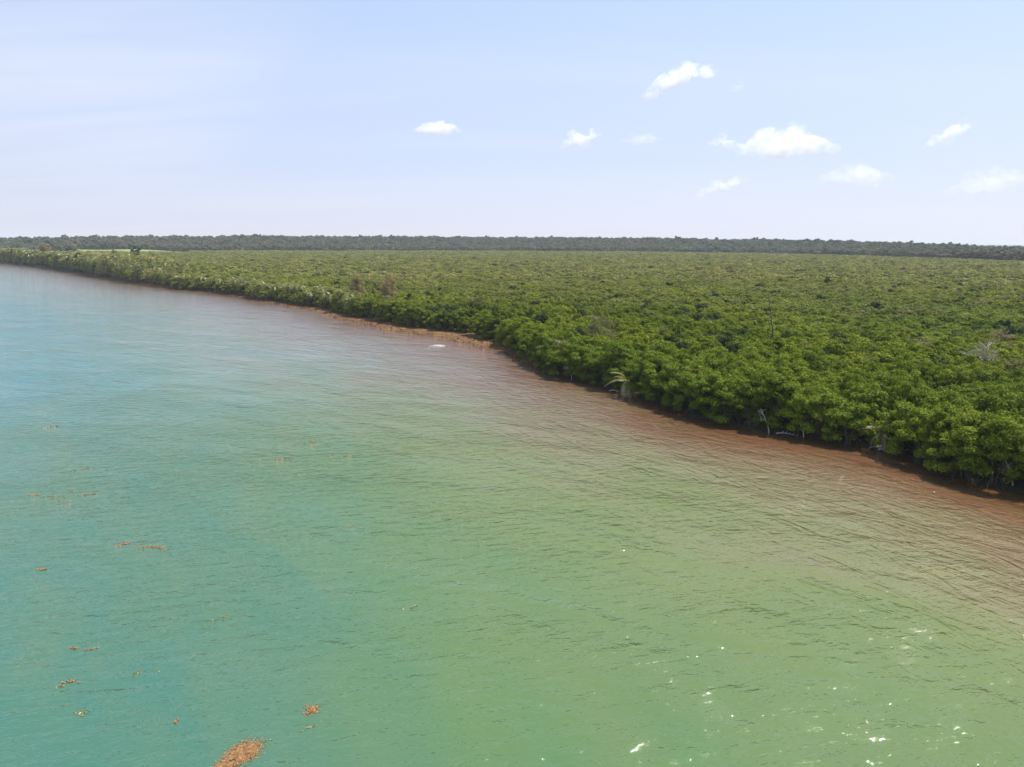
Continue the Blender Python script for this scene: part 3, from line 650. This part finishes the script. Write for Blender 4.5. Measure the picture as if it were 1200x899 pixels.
for x, y, qx, qy in pal[:90]:
    h = random.uniform(8, 15); o = empty('palm_tree', (x + random.uniform(-2, 6), y + random.uniform(-2, 6), 0.2)); tag(o, 'pale distant palm in the tall coastal wood at the left of the view', 'palm', 'palms in the far coastal wood')
    cm, tm = random.choice(FAR_PALM); c_ = obj('crown', cm, o); c_.location = (0, 0, h); c_.scale = (1.5,) * 3; t_ = obj('trunk', tm, o); t_.scale = (1.6, 1.6, h)

# ------------------------------------------------------------------ single trees that stand out
def feature(name, x, y, parts, label, cat='tree', sc=1.0, z=0.2, rz=None):
    o = empty(name, (x, y, z), random.uniform(0, 6.28) if rz is None else rz, sc); tag(o, label, cat)
    for nm, me in parts: obj(nm, me, o)
    return o
def airy(mat, rad, h, n_, L, zlow=1.0, lobes=22): return crown_mesh('airy_crown', mat, rad, h, zlow, lobes, n_, L)
cm, lc = airy(M['olive'], 3.8, 10.2, 4600, 0.15, 1.2, 44)
feature('olive_tree', *FEAT['olive'], [('crown', cm), ('trunk', trunk_mesh('trunk', M['grey_bark'], lc, 10.2, 4, 3, 1.6, limb=24))], 'pale olive tree with thin silvery foliage among green mangroves')
for nm, lab, hh in (('dry1', 'narrow olive-brown dry tree, left one of the withered pair at the beach', 13.5), ('dry2', 'brown withered feathery tree, taller one standing over the orange beach', 15.5)):
    cm, lc = airy(M['dry'], 2.9, hh, 5200, 0.17, 3.0, 60)
    feature('dry_tree', *FEAT[nm], [('crown', cm), ('trunk', bare_tree_mesh('trunk', M['grey_bark'], hh * 0.97, 30, 3.0, 0.16, twigs=4, up=1.2))], lab)
feature('dead_tree', *FEAT['spire'], [('trunk', bare_tree_mesh('trunk', M['bark'], 14.0, 16, 1.3, 0.20, (1.9, 0.4), 2, 1.0))], 'slender leaning dead tree rising like a pole above the canopy')
cm, lc = airy(M['dark_leaf'], 2.2, 8.0, 2600, 0.24, 1.0, 22)
feature('dark_tree', *FEAT['lone'], [('crown', cm), ('trunk', trunk_mesh('trunk', M['bark'], lc, 9, 3, 2, 1.5))], 'single dark bushy tree poking out of the pale scrub far inland')
feature('bare_tree', *FEAT['bare'], [('trunk', bare_tree_mesh('trunk', M['pale_bark'], 7.6, 34, 3.8, 0.13, (0.8, 0), 5, 0.55)), ('crown', airy(M['olive'], 2.9, 7.6, 900, 0.13, 3.0, 20)[0])], 'bleached half-bare tree with tangled pale branches near the right edge')
feature('bare_tree', *FEAT['bare2'], [('trunk', bare_tree_mesh('trunk', M['grey_bark'], 8.4, 30, 3.6, 0.13, (-0.6, 0), 5, 0.6)), ('crown', airy(M['dry'], 2.6, 8.2, 1100, 0.13, 3.5, 20)[0])], 'grey-brown half-bare tree behind the bleached one near the right edge')
for x, y, hh, lab in ((-312, 662, 20, 'dark round tree at the coast below the right end of the pale field'), (-326, 655, 17, 'dark broad tree just left of the rounder dark one below the pale field'),
                      (-486, 830, 22, 'dark crowned tree left of the brown one in the coastal wood')):
    cm, lc = airy(M['dark_leaf'], 5.0, hh, 2400, 0.45, 2.0, 26)
    feature('dark_tree', x, y, [('crown', cm), ('trunk', trunk_mesh('trunk', M['bark'], lc, hh, 3, 2, 2))], lab)
cm, lc = airy(M['dry'], 5.5, 23, 2400, 0.45, 3.0, 26)
feature('dry_tree', -462, 790, [('crown', cm), ('trunk', trunk_mesh('trunk', M['grey_bark'], lc, 23, 3, 2, 2))], 'brownish bare-looking tree in the coastal wood at the far left')
# darker crowns sprinkled through the canopy: countable, standing above it
dk = [(33, 152), (56, 143), (70, 168), (50, 190), (-5, 205), (-20, 280), (60, 250), (95, 230), (120, 262), (28, 240), (10, 262), (128, 205), (96, 150), (-70, 330), (40, 300), (110, 330), (170, 300), (200, 345), (0, 350), (75, 380)]
for x, y in dk:
    o = tree(x, y, 0.2, DARK[random.randrange(2)], 'darker bushy tree rising a little above the bright mangrove canopy', 'dark trees scattered in the canopy', rnd(1, 0.85, 1.05)[0], name='dark_tree')

for x, y, hh, ln, lab in ((34.4, 102.6, 3.4, (-1.6, -0.6), 'pale leaning dead stem at the waterline left of the drooping-frond palm'), (11.0, 143.0, 3.6, (-1.2, -0.9), 'thin bleached stem leaning over the water left of the toppled palm'),
                      (38.2, 100.2, 2.8, (-1.0, -0.8), 'short bleached stem tilted over the dark bank right of the pale branch tangle'), (52.4, 79.2, 3.2, (-1.5, -0.3), 'grey dead stem leaning out from the bank near the right edge'),
                      (3.4, 168.5, 3.6, (-1.0, -0.8), 'pale dead stem leaning from the bank just past the end of the orange beach')):
    feature('dead_tree', x, y, [('trunk', bare_tree_mesh('trunk', M['pale_bark'], hh, 9, 1.5, 0.10, ln, 3, 0.5))], lab, z=0.0, rz=0)

# ------------------------------------------------------------------ driftwood, stones, foam, seaweed
def drift(name, x, y, L_, rz, label, r0=0.12):
    mb = MB(); t = np.linspace(0, 1, 8); P = np.stack([L_ * (t - 0.5), 0.12 * L_ * np.sin(t * 3), 0.10 + 0.10 * np.sin(t * 5)], 1); mb.tube(P, np.linspace(r0, r0 * 0.3, 8), 7)
    for k_ in range(5):
        b = P[2 + k_]; e = b + np.array([random.uniform(-.2, .6), random.uniform(-.6, .6), random.uniform(.2, .7)]) * L_ * 0.22; mb.tube([b, (b + e) / 2 + [0, 0, .05], e], [r0 * .5, r0 * .35, r0 * .12], 5)
    o = obj(name, mb.mesh('driftwood', M['pale_bark'], True)); o.location = (x, y, 0.0); o.rotation_euler = (0, 0, rz); tag(o, label, 'driftwood', None); return o
drift('driftwood', 47.0, 93.2, 4.2, -0.35, 'long pale driftwood log lying at the waterline below the yellowish palm', 0.16)
drift('driftwood', 45.0, 94.6, 2.2, 0.4, 'short bleached branch at the waterline left of the long log')
drift('driftwood', 36.4, 101.2, 3.0, -0.5, 'pale branch tangle on the dark shore left of the drooping-frond palm')
drift('driftwood', 20.2, 128.6, 2.6, 0.9, 'white bare branches sticking out of the water by the toppled palm')
drift('driftwood', 17.4, 131.6, 1.8, 0.1, 'grey stump-like log left of the toppled palm')
drift('driftwood', 57.5, 103.0, 2.5, 0.3, 'white dead bough lying in the canopy near the right edge')
def weed_mesh(name, mat, sx_, sy_, n_, L_=0.07, thr=0.0, seed=0.0, h=0.05, lobes=5, hollow=0.0):
    """ragged raft of small weed sprigs; outline from overlapping blobs broken by noise"""
    if thr < -1:             # the big raft: a rounded head tapering to a tail
        c = np.array([[0.02, 0.22], [0.15, 0.10], [-0.12, 0.08], [-0.04, -0.10], [-0.10, -0.30], [-0.14, -0.45]]) * [sx_, sy_]; lobes = 6
        rx_ = sx_ * np.array([0.42, 0.36, 0.36, 0.36, 0.28, 0.2]); ry_ = rx_ * 1.15
    elif sx_ / sy_ > 1.9:      # wind-drawn strand
        lobes = 12; tx = np.linspace(-0.5, 0.5, lobes); c = np.stack([tx * sx_, 0.35 * sy_ * np.sin(tx * 5 + seed) + rng.normal(size=lobes) * 0.06 * sy_], 1)
        rx_ = np.full(lobes, 0.075 * sx_); ry_ = sy_ * rnd(lobes, 0.08, 0.30)
    else:
        c = rng.normal(size=(lobes, 2)) * [sx_ * 0.22, sy_ * 0.22]; c[0] = 0; q_ = rnd(lobes, 0.15, 0.34); rx_ = q_ * sx_; ry_ = q_ * sy_
    k_ = rng.integers(0, lobes, n_); a = rnd(n_, 0, 2 * np.pi); rr = np.minimum(np.abs(rng.normal(size=n_)) * 0.55, 1.5)
    x = c[k_, 0] + np.cos(a) * rr * rx_[k_]; y = c[k_, 1] + np.sin(a) * rr * ry_[k_]
    ns = smooth_noise(x, y, 9.0 / max(sx_, 0.6), seed) + 0.6 * smooth_noise(x, y, 23.0 / max(sx_, 0.6), seed + 2) + 0.5 * smooth_noise(x, y, 55.0 / max(sx_, .6), seed + 4)
    kp = ns > thr; x, y = x[kp], y[kp]; m_ = len(x)
    p = np.stack([x, y, rnd(m_, 0.0, h)], 1); nr_ = unit(randdir(m_) * 0.55 + [0, 0, 1.0]); Ls = L_ * rnd(m_, 0.6, 1.5)
    mb = MB(); mb.leaves(p, nr_, Ls, Ls * 0.45, np.clip(0.25 + 0.55 * rnd(m_) ** 1.5 + 0.25 * smooth_noise(x, y, 14.0, seed), 0, 1)); return mb.mesh(name, mat)
mats = [ # x, y, sx, sy, rz, n, L, thr, wet, label
 (-13.35, 34.9, 1.6, 3.0, -0.35, 16000, 0.034, -1.1, 0, 'large orange-brown seaweed raft at the bottom edge of the photo'),
 (-10.75, 38.9, 0.9, 0.95, 0.2, 1100, 0.05, -0.4, 0, 'small round orange seaweed clump behind the large raft'),
 (-46.0, 74.8, 3.4, 0.9, 0.12, 1100, 0.06, -0.25, 0, 'left half of the long thin seaweed streak near the left edge'),
 (-42.9, 75.6, 2.6, 0.9, -0.3, 800, 0.06, -0.2, 0, 'right half of the long thin seaweed streak near the left edge'),
 (-32.1, 62.3, 1.2, 1.1, 0.6, 900, 0.055, -0.3, 0, 'orange seaweed patch just left of the curved seaweed strand'),
 (-29.2, 61.5, 2.9, 0.9, -0.12, 1600, 0.055, -0.3, 0, 'curved strand of orange seaweed with a thick right end'),
 (-26.5, 45.2, 1.6, 0.5, 0.1, 800, 0.04, -0.2, 0, 'thin pale orange seaweed streak at the lower left'),
 (-25.3, 41.4, 0.8, 0.6, 0.3, 260, 0.05, -0.1, 0, 'tiny orange seaweed tuft at the lower left'),
 (-23.0, 38.4, 1.6, 0.9, 0.4, 500, 0.05, 0.2, 1, 'half sunken brown seaweed wisp at the lower left'),
 (-17.6, 37.8, 0.5, 0.4, 0.0, 120, 0.045, -0.2, 0, 'tiny orange seaweed speck left of the round clump'),
 (-43.2, 73.0, 1.0, 0.7, 0.0, 220, 0.07, 0.0, 0, 'small seaweed tuft just below the long thin streak'),
 (-47.5, 84.0, 1.6, 0.8, 0.0, 320, 0.08, 0.0, 0, 'small pinkish seaweed patch beyond the long thin streak'),
 (-36.0, 57.0, 0.7, 0.5, 0.0, 160, 0.06, 0.0, 0, 'small reddish seaweed tuft hugging the left edge'),
 (-25.5, 96.0, 3.0, 1.8, 0.2, 420, 0.10, 0.0, 0, 'far small seaweed patch on the milky water'),
 (-20.0, 90.0, 2.6, 0.9, -0.1, 320, 0.09, 0.1, 0, 'thin seaweed streak on the turquoise water mid left'),
 (-27.0, 88.5, 4.6, 0.9, 0.1, 420, 0.09, 0.3, 0, 'faint long seaweed streak on the turquoise water mid left'),
 (-62.0, 104.0, 2.4, 1.2, 0.0, 300, 0.11, 0.1, 0, 'distant small seaweed patch near the left edge'),
 (-11.5, 36.6, 3.4, 0.35, 0.62, 420, 0.05, 0.1, 1, 'thin sunken weed strand trailing right from the large raft'),
 (-7.0, 51.0, 1.2, 0.6, 0.2, 150, 0.05, 0.2, 1, 'faint brown weed wisp in the green water below centre'),
 (-19.4, 49.5, 1.2, 0.8, 0.4, 200, 0.05, 0.1, 1, 'faint yellow-brown weed wisp right of the thin pale streak'),
 (-21.0, 42.6, 2.2, 1.0, 0.5, 420, 0.045, 0.2, 1, 'sunken yellowish weed cluster left of the round clump'),
 (-3.0, 63.0, 1.4, 0.7, 0.0, 160, 0.06, 0.1, 1, 'faint brown weed patch in the green water at centre'),
 (-14.5, 66.5, 1.6, 0.5, 0.0, 160, 0.06, 0.1, 0, 'small orange-brown weed patch left of centre'),
]
for i, (x, y, sx_, sy_, rz, n_, L_, thr, wet, lab) in enumerate(mats):
    o = obj('seaweed_mat', weed_mesh('seaweed_mat', M['weed_wet'] if wet else M['seaweed'], sx_, sy_, n_, L_, thr, i * 1.7, 0.004 if wet else (0.03 if y < 60 else 0.004), 7)); o.location = (x, y, 0.012 if y < 60 else 0.003); o.rotation_euler = (0, 0, rz)
    tag(o, lab, 'seaweed', 'floating seaweed mats')
# beached seaweed belt and rafts grounded along the shore
bx, by, bl = [], [], []
P_ = SHF[(SHF[:, 1] > 120) & (SHF[:, 1] < 600)]
for q0, q1 in zip(P_[:-1], P_[1:]):
    t = q1 - q0; Ls = np.linalg.norm(t); nl_ = np.array([-t[1], t[0]]) / Ls
    if nl_ @ np.array([1, 1]) < 0: nl_ = -nl_
    sbk = float(setback(q0[1])); w_in = sbk + 0.5
    n_ = int(Ls * w_in * np.interp(q0[1], [120, 180, 260, 600], [8, 24, 16, 6]))
    if n_ < 1: continue
    u = rnd(n_); vv = rnd(n_, -1.5 - 0.15 * w_in, w_in); bx.append(q0[0] + t[0] * u + nl_[0] * vv); by.append(q0[1] + t[1] * u + nl_[1] * vv)
bx, by = np.concatenate(bx), np.concatenate(by)
kp = (smooth_noise(bx, by, 0.8) + 0.5 * smooth_noise(bx, by, 2.6, 1)) > -0.55; bx, by = bx[kp], by[kp]; m_ = len(bx); sb_ = sdist(bx, by)
mb = MB(); mb.leaves(np.stack([bx, by, np.maximum(ground_z(bx, by, sb_), 0.0) + rnd(m_, 0.02, 0.07)], 1), unit(randdir(m_) * 0.3 + [0, 0, 1]), 0.20 * rnd(m_, .6, 1.4), 0.12, np.clip(rnd(m_) * 0.6 + 0.2 * smooth_noise(bx, by, 0.5) + 0.2, 0, 1))
tag(obj('beached_seaweed', mb.mesh('beached_seaweed', M['weed_dry'])), 'belt of orange-brown seaweed washed up along the shore', None, None, 'stuff')
# foam patch
mb = MB(); n_ = 1500; a = rnd(n_, 0, 6.28); rr = np.sqrt(rnd(n_)); x = np.cos(a) * rr * 2.0; y = np.sin(a) * rr * 2.2; kp = smooth_noise(x, y, 1.5) + 0.45 * rng.normal(size=n_) > 0.1 + rr * 0.3
mb.leaves(np.stack([x, y, rnd(n_, 0, 0.02)], 1)[kp], unit(randdir(int(kp.sum())) * 0.1 + [0, 0, 1]), 0.16, 0.12, 0.5)
o = obj('foam_patch', mb.mesh('foam_patch', M['foam'])); o.location = (-18.3, 189.5, 0.02); tag(o, 'small white patch of foam off the end of the orange beach', 'foam')

# ------------------------------------------------------------------ clouds: lit vapour in lumpy shapes
def cloud_mat(dens):
    m, n, l, out = new_mat('cloud_vapour')
    tcn = n.new('ShaderNodeTexCoord')
    nz = noise(n, l, tcn.outputs['Object'], 2.2, 5, 0.6)
    # Object coords: puffs are in unit space
    at = n.new('ShaderNodeVectorMath'); at.operation = 'LENGTH'; l.new(tcn.outputs['Object'], at.inputs[0])
    f = maprange(n, l, nz.outputs['Fac'], 0.40, 0.62, 0.0, 1.0)
    v = n.new('ShaderNodeVolumePrincipled'); v.inputs['Color'].default_value = (1, 1, 1, 1); v.inputs['Anisotropy'].default_value = 0.2
    l.new(math_n(n, l, 'MULTIPLY', f, dens), v.inputs['Density']); l.new(v.outputs[0], out.inputs['Volume'])
    return m
import bmesh
def cloud(x_px, y_px, w_px, h_px, label, dens=0.012, slant=0.0, base=900.0, lob=9):
    # bearing and height of the cloud, then its real place on a common cloud base
    u = (x_px - 600) / 924; v = (449.5 - y_px) / 924; P = R(10.215)
    dx, dy, dz = u, math.cos(P) + v * math.sin(P), -math.sin(P) + v * math.cos(P)
    t = base / dz; c = Vector((dx * t, dy * t, base)); mpp = t / 924.0
    W_, H_ = w_px * mpp * 1.25, h_px * mpp * 1.75
    bm = bmesh.new(); rs = random.Random(int(x_px * 7 + y_px)); lob = 22
    for i in range(lob):
        q = rs.uniform(-1, 1); env = (1 - abs(q) ** 1.6); rr = rs.uniform(0.22, 0.40) * (0.5 + 0.5 * env)
        cz = rs.uniform(-0.25, 0.75) * env * rs.random() ** 0.5 + slant * q * 1.1 - 0.05; yy = rs.uniform(-0.35, 0.35) * env
        g_ = bmesh.ops.create_icosphere(bm, subdivisions=2, radius=1.0)
        for vv in g_['verts']:
            p_ = vv.co
            vv.co = Vector(((q * 0.80 + p_.x * rr * 0.75) * W_ / 2, (yy + p_.y * rr) * W_ / 2, cz * H_ / 2 + p_.z * rr * W_ / 2 * 0.5))
    me = bpy.data.meshes.new('cloud'); bm.to_mesh(me); bm.free()
    rm = None
    o = obj('cloud', me); md = o.modifiers.new('union', 'REMESH'); md.mode = 'VOXEL'; md.voxel_size = max(W_, H_) / 60
    o.location = c; o.rotation_euler = (0, 0, -math.atan2(dx, dy))
    return o, W_, H_
def cmat(W_, H_, sl, od):
    m, n, l, out = new_mat('cloud_vapour')
    tcn = n.new('ShaderNodeTexCoord'); nz = noise(n, l, tcn.outputs['Object'], 7.5 / W_, 7, 0.68, 0.4)
    sp = n.new('ShaderNodeSeparateXYZ'); l.new(tcn.outputs['Object'], sp.inputs[0])
    x = math_n(n, l, 'DIVIDE', sp.outputs[0], W_ * 0.44); y = math_n(n, l, 'DIVIDE', sp.outputs[1], W_ * 0.32)
    z = math_n(n, l, 'DIVIDE', sp.outputs[2], H_ * 0.46); z = math_n(n, l, 'MULTIPLY_ADD', x, -sl * 1.1, z)
    z = math_n(n, l, 'MAXIMUM', z, math_n(n, l, 'MULTIPLY', z, -1.7))           # flatter below
    q = math_n(n, l, 'ADD', math_n(n, l, 'ADD', math_n(n, l, 'MULTIPLY', x, x), math_n(n, l, 'MULTIPLY', y, y)), math_n(n, l, 'MULTIPLY', z, z))
    e = math_n(n, l, 'SUBTRACT', 1.0, math_n(n, l, 'SQRT', q))
    g = math_n(n, l, 'MULTIPLY_ADD', math_n(n, l, 'SUBTRACT', nz.outputs['Fac'], 0.5), 4.6, e)
    f = maprange(n, l, g, 0.05, 1.5, 0.0, 1.0)
    v = n.new('ShaderNodeVolumePrincipled'); v.inputs['Color'].default_value = (1, 0.995, 0.985, 1); v.inputs['Anisotropy'].default_value = 0.2
    l.new(math_n(n, l, 'MULTIPLY', f, od / W_), v.inputs['Density']); l.new(v.outputs[0], out.inputs['Volume']); return m
for (cx_, cy_, w_, h_, sl, od, lab) in [
    (797, 90, 84, 42, 0.35, 40, 'bright heart-shaped cumulus, highest cloud in the sky'),
    (510, 149, 54, 20, 0.0, 40, 'small white cumulus farthest left in the sky'),
    (677, 161, 48, 24, 0.35, 30, 'small white cloud rising to the right, above the middle of the forest'),
    (750, 160, 52, 12, 0.0, 8, 'faint thin cloud streak right of the small rising one'),
    (918, 170, 110, 38, 0.0, 40, 'widest white cumulus with a ragged right end'),
    (846, 164, 36, 18, 0.0, 12, 'little faint cloud at the left end of the widest cumulus'),
    (843, 217, 54, 22, 0.5, 16, 'soft slanting cloud below the widest cumulus'),
    (1112, 151, 50, 26, 0.5, 24, 'small white cloud slanting up near the right edge'),
    (1003, 204, 84, 26, 0.0, 14, 'low white cloud puff between the widest cumulus and the right edge'),
    (1158, 212, 92, 36, 0.2, 10, 'low faint cloud at the right edge over the forest'),
    (862, 97, 26, 20, 0.3, 3, 'barely visible wisp right of the heart-shaped cloud')]:
    o, W_, H_ = cloud(cx_, cy_, w_, h_, lab, slant=sl); o.data.materials.append(cmat(W_, H_, sl, od * 0.30)); tag(o, lab, 'cloud', 'small cumulus clouds')

# ------------------------------------------------------------------ haze: one closed box round the whole scene, ground included
m, n, l, out = new_mat('haze_air')
v = n.new('ShaderNodeVolumePrincipled'); v.inputs['Color'].default_value = (0.86, 0.92, 1.0, 1); v.inputs['Density'].default_value = 0.000075; v.inputs['Anisotropy'].default_value = 0.0
l.new(v.outputs[0], out.inputs['Volume'])
x0, x1, y0, y1, z0, z1 = -17000, 17000, -17000, 17000, -6.0, 48.0
V = [(x, y, z) for z in (z0, z1) for y in (y0, y1) for x in (x0, x1)]
hz_o = obj('haze', mesh_np('haze', V, [[(0, 2, 3, 1), (4, 5, 7, 6), (0, 1, 5, 4), (2, 6, 7, 3), (0, 4, 6, 2), (1, 3, 7, 5)]], m)); tag(hz_o, 'pale humid air over sea and forest', None, None, 'stuff')
print('trees', ntree, 'rows', len(srow), cnt, 'palms', npalm, 'canopy', len(r1), len(r2), len(Xf), nq)
